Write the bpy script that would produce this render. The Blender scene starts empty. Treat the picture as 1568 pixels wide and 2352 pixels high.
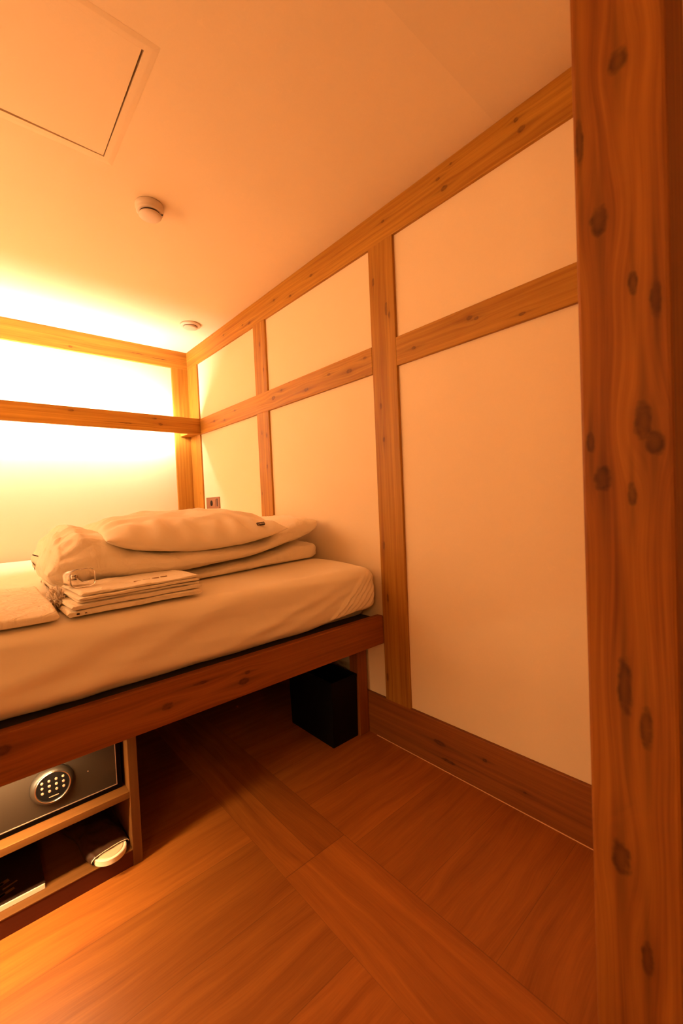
import bpy, bmesh, math, random
from mathutils import Vector, Matrix, noise
random.seed(7)
PI = math.pi
C = bpy.context.scene.collection
SC = bpy.context.scene

# ------------------------------------------------------------------ helpers
def obj(name, bm, mat=None, parent=None, smooth=False, origin='base'):
    me = bpy.data.meshes.new(name)
    bmesh.ops.recalc_face_normals(bm, faces=bm.faces)
    vs = [v.co for v in bm.verts]
    lo = Vector([min(v[i] for v in vs) for i in range(3)])
    hi = Vector([max(v[i] for v in vs) for i in range(3)])
    o0 = Vector(((lo.x+hi.x)/2, (lo.y+hi.y)/2, lo.z))
    for v in bm.verts: v.co -= o0
    bm.to_mesh(me); bm.free()
    if smooth:
        for p in me.polygons: p.use_smooth = True
    o = bpy.data.objects.new(name, me); C.objects.link(o)
    if mat:
        for m in (mat if isinstance(mat, (list, tuple)) else [mat]): me.materials.append(m)
    o.location = o0
    if parent is not None:
        o.parent = parent
        o.location = o0 - wloc(parent)
    return o

def wloc(o):
    w = Vector(o.location)
    while o.parent is not None:
        o = o.parent; w += o.location
    return w

def thing(name, label, cat, loc, group=None):
    o = bpy.data.objects.new(name, None); C.objects.link(o)
    o.location = loc; o.empty_display_size = 0.05
    o['label'] = label; o['category'] = cat
    if group: o['group'] = group
    return o

def tag(o, label, cat, group=None):
    o['label'] = label; o['category'] = cat
    if group: o['group'] = group
    return o

def add_box(bm, x0, x1, y0, y1, z0, z1, bev=0.0, seg=2, mi=0):
    vs = [bm.verts.new((x, y, z)) for x in (x0, x1) for y in (y0, y1) for z in (z0, z1)]
    fs = [(0,1,3,2), (4,6,7,5), (0,4,5,1), (2,3,7,6), (0,2,6,4), (1,5,7,3)]
    fl = [bm.faces.new([vs[i] for i in f]) for f in fs]
    for f in fl: f.material_index = mi
    if bev > 0:
        es = list({e for f in fl for e in f.edges})
        bmesh.ops.bevel(bm, geom=es, offset=bev, segments=seg, profile=0.5, affect='EDGES')
    return fl

def uv_beam(bm, L):
    uvl = bm.loops.layers.uv.verify()
    bm.normal_update()
    for f in bm.faces:
        n = f.normal
        k = max(range(3), key=lambda i: abs(n[i]))
        if k == L:
            a, b = [i for i in range(3) if i != L]; off = 5.0
        else:
            a = L; b = 3 - L - k; off = 0.0
        second = {0: (1, 2), 1: (0, 2), 2: (0, 1)}[L]
        for lp in f.loops:
            co = lp.vert.co
            vo = 0.0 if k == second[0] else (7.3 if k == second[1] else 0)
            if L == 2: vo = 0.0 if k == 0 else 7.3
            lp[uvl].uv = (co[a] + off, co[b] + vo)

def beam(name, x0, x1, y0, y1, z0, z1, L, mat, parent=None, bev=0.0025):
    bm = bmesh.new(); add_box(bm, x0, x1, y0, y1, z0, z1, bev)
    uv_beam(bm, L)
    return obj(name, bm, mat, parent)

def struct(o):
    o['kind'] = 'structure'; return o

def lathe(bm, prof, c, n=48, axis='z', mi=0, caps=True):
    """prof: list of (r, h); revolve about axis through c"""
    rings = []
    for r, h in prof:
        ring = []
        for i in range(n):
            a = 2*PI*i/n
            if axis == 'z': p = (c[0]+r*math.cos(a), c[1]+r*math.sin(a), c[2]+h)
            else: p = (c[0]+r*math.cos(a), c[1]+h, c[2]+r*math.sin(a))
            ring.append(bm.verts.new(p))
        rings.append(ring)
    for a, b in zip(rings, rings[1:]):
        for i in range(n):
            f = bm.faces.new((a[i], a[(i+1) % n], b[(i+1) % n], b[i])); f.material_index = mi; f.smooth = True
    if not caps:
        for i in range(n): bm.faces.new((rings[-1][i], rings[-1][(i+1) % n], rings[0][(i+1) % n], rings[0][i]))
        return
    for ring in (rings[0], rings[-1]):
        f = bm.faces.new(ring); f.material_index = mi

# ------------------------------------------------------------------ materials
def newmat(name, rough=0.6, col=(.5,.5,.5), metal=0.0, spec=0.5):
    m = bpy.data.materials.new(name); m.use_nodes = True
    b = m.node_tree.nodes['Principled BSDF']
    b.inputs['Base Color'].default_value = (*col, 1)
    b.inputs['Roughness'].default_value = rough
    b.inputs['Metallic'].default_value = metal
    b.inputs['Specular IOR Level'].default_value = spec
    return m, m.node_tree, b

class NT:
    def __init__(s, nt): s.nt = nt
    def n(s, t, **k):
        o = s.nt.nodes.new(t)
        for a, v in k.items(): setattr(o, a, v)
        return o
    def link(s, a, b): s.nt.links.new(a, b)
    def put(s, inp, v):
        if isinstance(v, (int, float)): inp.default_value = v
        else: s.link(v, inp)
    def m(s, op, a, b=0.0, c=None, clamp=False):
        o = s.n('ShaderNodeMath', operation=op); o.use_clamp = clamp
        s.put(o.inputs[0], a); s.put(o.inputs[1], b)
        if c is not None: s.put(o.inputs[2], c)
        return o.outputs[0]
    def vec(s, x, y, z=0.0):
        o = s.n('ShaderNodeCombineXYZ')
        for i, v in enumerate((x, y, z)): s.put(o.inputs[i], v)
        return o.outputs[0]
    def noise(s, v, scale=1.0, detail=3.0, rough=0.5, dist=0.0):
        o = s.n('ShaderNodeTexNoise')
        o.inputs['Scale'].default_value = scale; o.inputs['Detail'].default_value = detail
        o.inputs['Roughness'].default_value = rough; o.inputs['Distortion'].default_value = dist
        s.link(v, o.inputs['Vector']); return o.outputs[0]
    def rng(s, v, a, b, c=0.0, d=1.0, smooth=False):
        o = s.n('ShaderNodeMapRange'); o.clamp = True
        if smooth: o.interpolation_type = 'SMOOTHSTEP'
        s.put(o.inputs[0], v)
        for i, x in zip((1, 2, 3, 4), (a, b, c, d)): s.put(o.inputs[i], x)
        return o.outputs[0]
    def mix(s, f, a, b, mode='MIX'):
        o = s.n('ShaderNodeMix'); o.data_type = 'RGBA'; o.blend_type = mode
        s.put(o.inputs[0], f)
        for i, v in ((6, a), (7, b)):
            if isinstance(v, tuple): o.inputs[i].default_value = (*v, 1)
            else: s.link(v, o.inputs[i])
        return o.outputs[2]

WL = (0.53, 0.252, 0.028)   # light pine stain
WD = (0.26, 0.088, 0.007)   # darker grain
WK = (0.085, 0.022, 0.004)    # knots

def wood(name, knots=(), seed=0.0, light=WL, dark=WD, knot=WK, auto=0.0, rough=0.55, gs=1.0, val=1.0):
    m, nt, b = newmat(name, rough, spec=0.22)
    N = NT(nt)
    uvn = N.n('ShaderNodeUVMap'); sep = N.n('ShaderNodeSeparateXYZ'); N.link(uvn.outputs[0], sep.inputs[0])
    u, v = sep.outputs[0], sep.outputs[1]
    v2 = v; kd = None
    wob = N.m('MULTIPLY', N.m('SUBTRACT', N.noise(N.vec(N.m('MULTIPLY', u, 1.3), N.m('MULTIPLY', v, 3.0), seed+3.3), 1.0, 2.0), 0.5), 0.014)
    v2 = N.m('ADD', v2, wob)
    ed = N.m('MULTIPLY', N.m('SUBTRACT', N.noise(N.vec(N.m('MULTIPLY', u, 60), N.m('MULTIPLY', v, 60), seed), 1.0, 2.0), 0.5), 1.6)
    for (ku, kv, ru, rv) in knots:
        du = N.m('DIVIDE', N.m('SUBTRACT', u, ku), ru)
        dv = N.m('DIVIDE', N.m('SUBTRACT', v, kv), rv)
        d2 = N.m('ADD', N.m('MULTIPLY', du, du), N.m('MULTIPLY', dv, dv))
        wide = N.m('POWER', 2.718, N.m('MULTIPLY', d2, -0.10))
        v2 = N.m('SUBTRACT', v2, N.m('MULTIPLY', N.m('MULTIPLY', dv, wide), rv*0.60))
        k = N.m('MULTIPLY', N.rng(N.m('ADD', d2, ed), 0.0, 1.6, 1.0, 0.0, True), N.rng(d2, 0.0, 0.5, .70, 1.0))
        dt = N.m('ADD', N.m('MULTIPLY', N.m('MULTIPLY', du, du), .07), N.m('MULTIPLY', N.m('MULTIPLY', dv, dv), 2.2))
        tail = N.m('MULTIPLY', N.m('POWER', 2.718, N.m('MULTIPLY', dt, -1.0)), .42)
        halo = N.m('MULTIPLY', N.m('POWER', 2.718, N.m('MULTIPLY', d2, -0.45)), 0.28)
        k = N.m('MAXIMUM', N.m('MAXIMUM', N.m('MULTIPLY', k, 0.88), halo), tail)
        kd = k if kd is None else N.m('MAXIMUM', kd, k)
    g1 = N.noise(N.vec(N.m('MULTIPLY', u, 1.1*gs), N.m('MULTIPLY', v2, 34*gs), seed), 1.0, 4.0, 0.6, 0.3)
    g2 = N.noise(N.vec(N.m('MULTIPLY', u, 5.0*gs), N.m('MULTIPLY', v2, 210*gs), seed+9), 1.0, 3.0, 0.55)
    band = N.m('SINE', N.m('MULTIPLY', N.m('ADD', v2, N.m('MULTIPLY', N.noise(N.vec(N.m('MULTIPLY', u, .8), N.m('MULTIPLY', v2, 2.0), seed+5), 1.0, 1.0), 0.09)), 260.0*gs))
    band = N.rng(band, -0.2, 1.0, 0.0, 1.0, True)
    g3 = N.noise(N.vec(N.m('MULTIPLY', u, .9*gs), N.m('MULTIPLY', v2, 95*gs), seed+4), 1.0, 3.0, .6)
    g1 = N.m('ADD', N.m('MULTIPLY', g1, .6), N.m('MULTIPLY', g3, .4))
    g = N.m('ADD', N.m('MULTIPLY', N.rng(g1, 0.36, 0.64), 0.68), N.m('ADD', N.m('MULTIPLY', N.rng(g2, .3, .7), 0.22), N.m('MULTIPLY', band, 0.12)))
    col = N.mix(g, tuple(c*val for c in light), tuple(c*val for c in dark))
    big = N.noise(N.vec(N.m('MULTIPLY', u, 0.7), N.m('MULTIPLY', v, 4.0), seed+21), 1.0, 2.0)
    col = N.mix(N.rng(big, .35, .7, 0.0, .35), col, tuple(c*val*0.75 for c in dark))
    if auto > 0:
        vo = N.n('ShaderNodeTexVoronoi'); vo.inputs['Scale'].default_value = 1.0
        N.link(N.vec(N.m('MULTIPLY', u, 7.0), N.m('MULTIPLY', v, 15.0), seed), vo.inputs['Vector'])
        sc = N.n('ShaderNodeSeparateColor'); N.link(vo.outputs['Color'], sc.inputs[0])
        ka = N.m('MULTIPLY', N.rng(vo.outputs['Distance'], 0.05, 0.17, 0.75, 0.0, True), N.m('GREATER_THAN', sc.outputs[0], 1-auto))
        kd = ka if kd is None else N.m('MAXIMUM', kd, ka)
    if kd is not None:
        col = N.mix(kd, col, tuple(c*.8 for c in dark) if light != WL and knot == WK and False else (knot if light == WL else tuple(c*.22 for c in dark)))
    N.link(col, b.inputs['Base Color'])
    bp = N.n('ShaderNodeBump'); bp.inputs['Strength'].default_value = 0.12; bp.inputs['Distance'].default_value = 0.002
    N.link(g2, bp.inputs['Height']); N.link(bp.outputs[0], b.inputs['Normal'])
    return m

PAPER = (0.87, 0.66, 0.43)
def paper(name, col=PAPER, fib=0.06, sheet=None):
    m, nt, b = newmat(name, 0.85, spec=0.2)
    N = NT(nt)
    tc = N.n('ShaderNodeNewGeometry'); P = tc.outputs['Position']
    n1 = N.noise(P, 3.0, 3.0); n2 = N.noise(P, 30.0, 3.0, 0.6, 0.8); n3 = N.noise(P, 13.0, 2.0)
    fibre = N.m('MULTIPLY', N.rng(N.m('ABSOLUTE', N.m('SUBTRACT', n2, 0.5)), 0.0, 0.014, 1.0, 0.0), N.rng(n3, .60, .66))
    fine = N.noise(P, 160.0, 2.0)
    base = N.mix(N.rng(n1, .3, .7), tuple(c*0.975 for c in col), col)
    base = N.mix(N.rng(fine, .3, .7, 0, .05), base, tuple(c*0.75 for c in col))
    base = N.mix(N.m('MULTIPLY', fibre, fib*4), base, tuple(min(1, c*1.14) for c in col))
    if sheet is not None:   # paper tone slightly deeper below this y
        sp = N.n('ShaderNodeSeparateXYZ'); N.link(P, sp.inputs[0])
        base = N.mix(N.m('MULTIPLY', N.m('LESS_THAN', sp.outputs[1], sheet), .10), base, tuple(c*.55 for c in col))
    N.link(base, b.inputs['Base Color'])
    bp = N.n('ShaderNodeBump'); bp.inputs['Strength'].default_value = 0.08; bp.inputs['Distance'].default_value = 0.001
    N.link(fine, bp.inputs['Height']); N.link(bp.outputs[0], b.inputs['Normal'])
    return m

def fabric(name, col=(0.93, 0.77, 0.57), wr=0.25, sc=9.0, rough=0.8):
    m, nt, b = newmat(name, rough, col, spec=0.25)
    N = NT(nt)
    tc = N.n('ShaderNodeNewGeometry'); P = tc.outputs['Position']
    n1 = N.noise(P, sc, 3.0, 0.5, 0.6); n2 = N.noise(P, sc*60, 2.0)
    h = N.m('ADD', n1, N.m('MULTIPLY', n2, 0.03))
    bp = N.n('ShaderNodeBump'); bp.inputs['Strength'].default_value = wr; bp.inputs['Distance'].default_value = 0.02
    N.link(h, bp.inputs['Height']); N.link(bp.outputs[0], b.inputs['Normal'])
    b.inputs['Sheen Weight'].default_value = 0.15
    return m

def floor_mat():
    m, nt, b = newmat('wood_plank_floor', 0.45, spec=0.3)
    N = NT(nt)
    g = N.n('ShaderNodeNewGeometry'); sep = N.n('ShaderNodeSeparateXYZ'); N.link(g.outputs['Position'], sep.inputs[0])
    x, y = sep.outputs[0], sep.outputs[1]
    X0, X1 = 0.608, 0.826
    # repeating parquet: strips of boards running along y every 1.3 m, boards along x between
    xm = N.m('MODULO', N.m('ADD', x, 13.0 - X0), 1.30)
    ins = N.m('LESS_THAN', xm, X1-X0)
    # boards along x: pitch .2285 in y, seams at .713+k*.2285
    by = N.m('DIVIDE', N.m('SUBTRACT', y, 0.713-2.285), 0.2285)
    rowi = N.m('FLOOR', by); rowf = N.m('FRACT', by)
    cell = N.m('FLOOR', N.m('DIVIDE', N.m('ADD', x, 13.0 - X0), 1.30))
    # strip: halves in x, cross seams each 0.99 + k*1.2 in y
    sy = N.m('DIVIDE', N.m('SUBTRACT', y, 0.99-2.4), 1.2)
    si = N.m('FLOOR', sy); sf = N.m('FRACT', sy)
    half = N.m('GREATER_THAN', xm, 0.106)
    far = N.m('GREATER_THAN', y, 0.99)
    def white(a, bb):
        w = N.n('ShaderNodeTexWhiteNoise'); w.noise_dimensions = '2D'; N.link(N.vec(a, bb), w.inputs['Vector']); return w.outputs['Value']
    r1 = white(rowi, cell); r2 = white(N.m('ADD', si, 31.0), N.m('MULTIPLY', half, far))
    rnd = N.m('ADD', N.m('MULTIPLY', r2, ins), N.m('MULTIPLY', r1, N.m('SUBTRACT', 1.0, ins)))
    def grain(al, ac, off):
        wob = N.m('MULTIPLY', N.m('SUBTRACT', N.noise(N.vec(N.m('MULTIPLY', al, 1.8), N.m('MULTIPLY', ac, 5.0), off), 1.0, 2.0), .5), .09)
        a2 = N.m('ADD', ac, wob)
        a = N.noise(N.vec(N.m('MULTIPLY', al, 1.6), N.m('MULTIPLY', a2, 26), off), 1.0, 5.0, .62, .4)
        c = N.noise(N.vec(N.m('MULTIPLY', al, 12), N.m('MULTIPLY', a2, 330), off), 1.0, 3.0, .5)
        return N.m('ADD', N.m('MULTIPLY', N.rng(a, .3, .72), .72), N.m('MULTIPLY', N.rng(c, .3, .7), .28))
    off = N.m('MULTIPLY', rnd, 40.0)
    gx = grain(x, y, off); gy = grain(y, x, off)
    gg = N.m('ADD', N.m('MULTIPLY', gy, ins), N.m('MULTIPLY', gx, N.m('SUBTRACT', 1.0, ins)))
    col = N.mix(gg, (0.42, 0.13, 0.018), (0.22, 0.055, 0.007))
    tone = N.m('SUBTRACT', N.m('ADD', 0.84, N.m('MULTIPLY', rnd, 0.34)), N.m('MULTIPLY', ins, .06))
    o = N.n('ShaderNodeVectorMath', operation='SCALE'); N.link(col, o.inputs[0]); N.link(tone, o.inputs['Scale'])
    col = o.outputs[0]
    def edge(fr, w):
        return N.m('MAXIMUM', N.m('LESS_THAN', fr, w), N.m('GREATER_THAN', fr, 1-w))
    s1 = N.m('MULTIPLY', edge(rowf, 0.0035), N.m('SUBTRACT', 1.0, ins))
    d0 = N.m('LESS_THAN', N.m('ABSOLUTE', xm), 0.0012)
    d1 = N.m('LESS_THAN', N.m('ABSOLUTE', N.m('SUBTRACT', xm, X1-X0)), 0.0012)
    s2 = N.m('MULTIPLY', edge(sf, 0.0012), ins)
    s3 = N.m('MULTIPLY', N.m('MULTIPLY', N.m('LESS_THAN', N.m('ABSOLUTE', N.m('SUBTRACT', xm, .106)), .0008), ins), far)
    seam = N.m('MAXIMUM', N.m('MAXIMUM', s1, s2), N.m('MAXIMUM', N.m('MAXIMUM', d0, d1), s3))
    col = N.mix(N.m('MULTIPLY', seam, .45), col, (0.09, 0.025, 0.006))
    N.link(col, b.inputs['Base Color'])
    bp = N.n('ShaderNodeBump'); bp.inputs['Strength'].default_value = 0.15; bp.inputs['Distance'].default_value = 0.001
    N.link(N.m('SUBTRACT', gg, seam), bp.inputs['Height']); N.link(bp.outputs[0], b.inputs['Normal'])
    return m

def emis(name, col, s):
    m = bpy.data.materials.new(name); m.use_nodes = True; nt = m.node_tree
    nt.nodes.clear(); o = nt.nodes.new('ShaderNodeOutputMaterial'); e = nt.nodes.new('ShaderNodeEmission')
    e.inputs[0].default_value = (*col, 1); e.inputs[1].default_value = s
    nt.links.new(e.outputs[0], o.inputs[0]); return m

M_paper = paper('mulberry_paper_wall')
M_ceil = paper('mulberry_paper_ceiling', fib=0.07, sheet=.667)
M_floor = floor_mat()
M_sheet = fabric('white_cotton_sheet', wr=0.22, sc=6.0)
M_duvet = fabric('white_cotton_duvet', wr=0.55, sc=16.0)
M_pillow = fabric('white_cotton_pillow', wr=0.22, sc=9.0)
M_towel = fabric('white_terry_towel', (0.93, 0.77, 0.57), wr=0.5, sc=28.0, rough=.95)
M_black, _, _ = newmat('black_plastic', 0.55, (0.004, 0.0025, 0.002), spec=0.12)
M_dark, _, _ = newmat('dark_platform', 0.8, (0.02, 0.012, 0.008))
M_plast, _, _ = newmat('off_white_plastic', 0.45, (0.68, 0.52, 0.37))
M_ink, _, _ = newmat('dark_ink', 0.7, (0.05, 0.02, 0.012))
M_safe, _, _ = newmat('brown_black_enamel', 0.45, (0.022, 0.012, 0.006), metal=0.0)
M_chrome, _, _ = newmat('satin_chrome', 0.22, (0.80, 0.68, 0.55), metal=1.0)
M_outlet, _, _ = newmat('bronze_outlet_plate', 0.4, (0.30, 0.15, 0.075), metal=0.4)
M_pale, _, _ = newmat('pale_foam', 0.8, (0.85, 0.70, 0.5))

# ------------------------------------------------------------------ dimensions
XF = 1.302      # front face of timber on the right wall
XW = 1.314      # paper face of the right wall
YB = 3.165      # front face of timber on the back wall
YW = 3.182
YR = 2.976      # front of the light rail
ZC = 2.2007
ZTB = 2.0716
ZR0, ZR1 = 1.5617, 1.6732
ZB = 0.1832
XL = -1.15      # left wall
Y0 = -0.95      # wall behind the viewer

def plane_obj(name, pts, mat):
    bm = bmesh.new(); bm.faces.new([bm.verts.new(p) for p in pts])
    return obj(name, bm, mat)

# floor / walls with thickness
bm = bmesh.new(); add_box(bm, XL-.1, XW+.1, Y0-.1, YW+.1, -0.08, 0.0); struct(obj('floor', bm, M_floor))
bm = bmesh.new(); add_box(bm, XW, XW+.1, Y0, YW+.1, 0.0, ZC+.12); struct(obj('wall_right', bm, M_paper))
bm = bmesh.new(); add_box(bm, XL-.1, XW, YW, YW+.1, 0.0, ZC+.12); struct(obj('wall_back', bm, M_paper))
bm = bmesh.new(); add_box(bm, XL-.1, XL, Y0, YW, 0.0, ZC+.12); struct(obj('wall_left', bm, M_paper))
bm = bmesh.new(); add_box(bm, XL-.1, XW+.1, Y0-.1, Y0, 0.0, ZC+.12); struct(obj('wall_front', bm, M_paper))
# ceiling around the hatch opening
HX0, HX1, HY0, HY1 = -0.16, 0.397, 1.125, 1.547
bm = bmesh.new()
for a in ((XL, HX0, Y0, YW), (HX1, XW, Y0, YW), (HX0, HX1, Y0, HY0), (HX0, HX1, HY1, YW)):
    add_box(bm, a[0], a[1], a[2], a[3], ZC, ZC+.03)
add_box(bm, XL, XW, Y0, YW, ZC+.10, ZC+.12)
struct(obj('ceiling', bm, M_ceil))

# ------------------------------------------------------------------ timber
def tri(*a, **k): return struct(beam(*a, **k))
W_top = wood('pine_top_beam', [(2.30,2.120,.012,.006),(2.22,2.105,.018,.007),(1.95,2.135,.012,.006),(1.80,2.10,.012,.006),(1.62,2.13,.014,.006),(1.15,2.145,.010,.005),(.885,2.155,.010,.006),(.86,2.110,.016,.009),(.83,2.175,.006,.004),(.60,2.165,.009,.007),(.585,2.128,.014,.009),(2.55,2.14,.012,.006)], seed=1.0, auto=.06)
W_mid = wood('pine_mid_rail', [(2.75,1.62,.02,.008),(2.6,1.60,.018,.007),(2.45,1.635,.012,.006),(2.0,1.62,.02,.010),(1.92,1.645,.012,.006),(1.70,1.60,.022,.009),(1.52,1.63,.014,.006),(1.38,1.61,.022,.009),(1.28,1.64,.012,.006)], seed=2.0, auto=.08)
W_mid2 = wood('pine_mid_rail_near', [(1.02,1.605,.012,.006),(.78,1.635,.014,.008),(.755,1.625,.010,.006),(.6,1.585,.012,.005)], seed=12.0, auto=.03, gs=.9)
W_post2 = wood('pine_wide_post', [(1.93,1.215,.02,.006),(1.80,1.150,.03,.007),(1.77,1.135,.018,.005),(1.42,1.20,.016,.006),(1.28,1.19,.014,.006),(.84,1.215,.022,.006),(.62,1.205,.02,.005),(.28,1.225,.02,.006)], seed=3.0, auto=.05)
W_post1 = wood('pine_narrow_post', [(1.95,2.12,.016,.007),(1.80,2.09,.012,.005),(1.45,2.14,.016,.006),(1.25,2.10,.014,.006),(1.10,2.17,.012,.004)], seed=4.0, auto=.06)
W_corner = wood('pine_corner_post', [(1.90,1.225,.02,.006),(1.90,1.26,.018,.005),(1.40,1.24,.022,.007),(1.30,1.225,.014,.006),(1.15,1.25,.015,.005)], seed=5.0, auto=.05)
W_btop = wood('pine_back_beam', [(.55,2.095,.014,.007),(.95,2.13,.05,.003),(1.1,2.12,.06,.003)], seed=6.0, auto=.03)
W_brail = wood('pine_light_rail', [(.50,1.65,.018,.007),(.98,1.645,.02,.006),(1.02,1.61,.016,.008),(.80,1.6,.05,.004)], seed=7.0, auto=.04)
W_base = wood('dark_stained_baseboard', [(.97,.10,.03,.010),(.78,.115,.010,.006),(.64,.07,.008,.004),(.93,.045,.035,.007)], seed=8.0, light=(0.34,.105,.014), dark=(.18,.045,.006), gs=.8)
W_bed = wood('dark_stained_bed_rail', [(.40,.475,.020,.010),(.64,.47,.022,.012),(.655,.495,.012,.006),(.03,.505,.022,.012),(.01,.455,.014,.006),(.50,.51,.03,.005)], seed=9.0, light=(0.34,.105,.014), dark=(.18,.045,.006), gs=.9)
W_leg = wood('dark_stained_bed_leg', [], seed=10.0, light=(0.34,.105,.014), dark=(.18,.045,.006))
W_pil = wood('pine_door_post', [(1.055,.2115,.020,.012),(1.625,.180,.020,.012),(1.425,.2080,.024,.012),(1.320,.168,.02,.006),(1.11,.226,.02,.006),(1.13,.160,.03,.012),(1.10,.148,.02,.012),(.75,.19,.05,.010),(.70,.165,.035,.008),(.49,.200,.03,.013),(.36,.170,.03,.008),(1.29,.143,.03,.007),(1.55,.230,.04,.006),(1.03,.175,.02,.006)], seed=11.0, light=(0.40,.140,.014), dark=(.17,.040,.004), gs=1.1, auto=.0)

tri('trim_1', XF, XW+.01, 0.22, YW+.01, ZTB, ZC, 1, W_top)
tri('trim_2', XF, XW+.01, 1.2393, YR+.02, ZR0, ZR1, 1, W_mid)
tri('trim_3', XF, XW+.01, 0.22, 1.1065, ZR0, ZR1, 1, W_mid2)
tri('trim_4', XF+.0005, XW+.01, 1.1065, 1.2393, ZB-.004, ZTB+.002, 2, W_post2)
tri('trim_5', XF+.001, XW+.01, 2.0605, 2.1874, ZB, ZTB+.002, 2, W_post1)
tri('trim_6', XF+.001, XW+.01, 2.996, YW+.01, 0.75, ZTB+.002, 2, W_corner)
tri('trim_7', XL, XF+.002, YB, YW+.01, ZTB, ZC, 0, W_btop)
tri('trim_8', 1.186, XF+.002, YB, YW+.01, 0.75, ZTB+.002, 2, W_corner)
bb = tri('baseboard_right', XF-.001, XW+.01, Y0, 3.18, 0.0, ZB, 1, W_base)
tri('baseboard_back', XL, XF, YW-.012, YW+.01, 0.0, ZB, 0, W_base)
# door post at the right edge and the partition it ends
tri('trim_9', 0.700, 0.82, 0.127, 0.2395, 0.0, ZC, 2, W_pil, bev=0.005)
bm = bmesh.new(); add_box(bm, 0.82, XF-.002, 0.15, 0.215, 0.0, ZC); struct(obj('wall_partition', bm, M_paper))
# caulk line along the floor
bm = bmesh.new(); add_box(bm, XF-.003, XF-.0005, .25, 1.30, 0.0, 0.0022); struct(obj('trim_10', bm, newmat('pale_caulk', .6, (.75,.42,.2))[0]))
# light rail on the back wall: fascia board, end block and hidden LED strip
lr = thing('light_rail', 'knotty pine rail across the back wall with a glowing light strip behind it', 'rail light', (0.1, YR+.1, ZR0))
beam('fascia_board', XL, XF, YR, YR+.028, ZR0, ZR1, 0, W_brail, lr)
beam('end_block', 1.225, XF, YR+.028, YB, ZR0+.002, ZR0+.030, 0, W_brail, lr)
beam('backing_channel', XL, 1.170, YR+.028, YR+.046, ZR0+.035, ZR1-.035, 0, W_brail, lr, bev=0)
LEDC = (1.0, 0.84, 0.74)
bm = bmesh.new(); add_box(bm, XL+.25, 1.16, YR+.046, YR+.060, ZR0+.042, ZR1-.042, .002)
obj('light_strip', bm, emis('warm_led', LEDC, 112.0), lr)
bm = bmesh.new(); add_box(bm, XL+.25, 1.10, YR+.032, YR+.044, ZR1-.020, ZR1-.014, .001)
obj('light_strip', bm, emis('warm_led_up', LEDC, 300.0), lr)

# ------------------------------------------------------------------ ceiling fittings
hatch = thing('access_hatch', 'square papered access hatch with a dark gap, set in the ceiling', 'hatch', ((HX0+HX1)/2, (HY0+HY1)/2, ZC))
bm = bmesh.new(); g = .0045
P4 = [(HX0+.001, HY0+.001), (HX1-.0065, HY0+.001), (HX1-.0028, HY1-.0030), (HX0+.001, HY1-.0125)]
a_ = [bm.verts.new((*p, ZC-.0015)) for p in P4]; b_ = [bm.verts.new((*p, ZC+.016)) for p in P4]
bm.faces.new(a_); bm.faces.new(b_)
for i in range(4): bm.faces.new((a_[i], a_[(i+1)%4], b_[(i+1)%4], b_[i]))
obj('panel', bm, M_ceil, hatch)
bm = bmesh.new()
w = .030
def ring(bm, x0, x1, y0, y1, w, z0, z1, s=.02):
    """flat frame with a feathered outer edge"""
    ins = [(x0,y0),(x1,y0),(x1,y1),(x0,y1)]
    out = [(x0-w,y0-w),(x1+w,y0-w),(x1+w,y1+w),(x0-w,y1+w)]
    fe = [(x0-w-s,y0-w-s),(x1+w+s,y0-w-s),(x1+w+s,y1+w+s),(x0-w-s,y1+w+s)]
    R = [[bm.verts.new((*p, z)) for p in l] for l, z in ((ins, z1), (ins, z0), (out, z0+.0005), (fe, z1))]
    for a, b in zip(R, R[1:]):
        for i in range(4): bm.faces.new((a[i], a[(i+1)%4], b[(i+1)%4], b[i]))
ring(bm, HX0, HX1, HY0, HY1, .016, ZC-.0024, ZC-.0002, .014); obj('frame', bm, M_ceil, hatch)
bm = bmesh.new(); add_box(bm, HX0, HX1, HY0, HY1, ZC+.03, ZC+.034); obj('inner_lid', bm, M_black, hatch)

sd = thing('smoke_detector', 'round domed smoke detector on the ceiling near the hatch', 'smoke detector', (0.585, 1.695, ZC))
bm = bmesh.new(); lathe(bm, [(.050,0),(.0515,-.004),(.0515,-.014),(.049,-.018),(.048,-.020),(.048,-.027),(.045,-.031),(.038,-.031)], (.585,1.695,ZC)); obj('base', bm, M_plast, sd)
bm = bmesh.new(); lathe(bm, [(.036,-.029),(.036,-.036),(.040,-.038),(.0405,-.041),(.037,-.0445),(.022,-.047),(.006,-.0475)], (.585,1.695,ZC)); obj('sensor_cap', bm, M_plast, sd)
bm = bmesh.new(); lathe(bm, [(.0365,-.0305),(.0365,-.0355)], (.585,1.695,ZC)); obj('vent_slot', bm, M_ink, sd)
bm = bmesh.new(); add_box(bm, .6215, .6265, 1.672, 1.678, ZC-.0335, ZC-.0305); obj('indicator', bm, M_ink, sd)

fs = thing('ceiling_speaker', 'flat round white disc fitting on the ceiling near the far corner', 'ceiling fitting', (1.130, 2.655, ZC))
bm = bmesh.new(); lathe(bm, [(.062,0),(.063,-.006),(.060,-.011),(.046,-.013),(.044,-.013)], (1.130,2.655,ZC)); obj('trim_ring', bm, M_plast, fs)
bm = bmesh.new(); lathe(bm, [(.040,-.006),(.042,-.020),(.041,-.024),(.034,-.026),(.010,-.027)], (1.130,2.655,ZC)); obj('cover_disc', bm, M_plast, fs)
bm = bmesh.new(); lathe(bm, [(.0425,-.0125),(.0425,-.0155)], (1.130,2.655,ZC)); obj('shadow_gap', bm, M_ink, fs)

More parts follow.
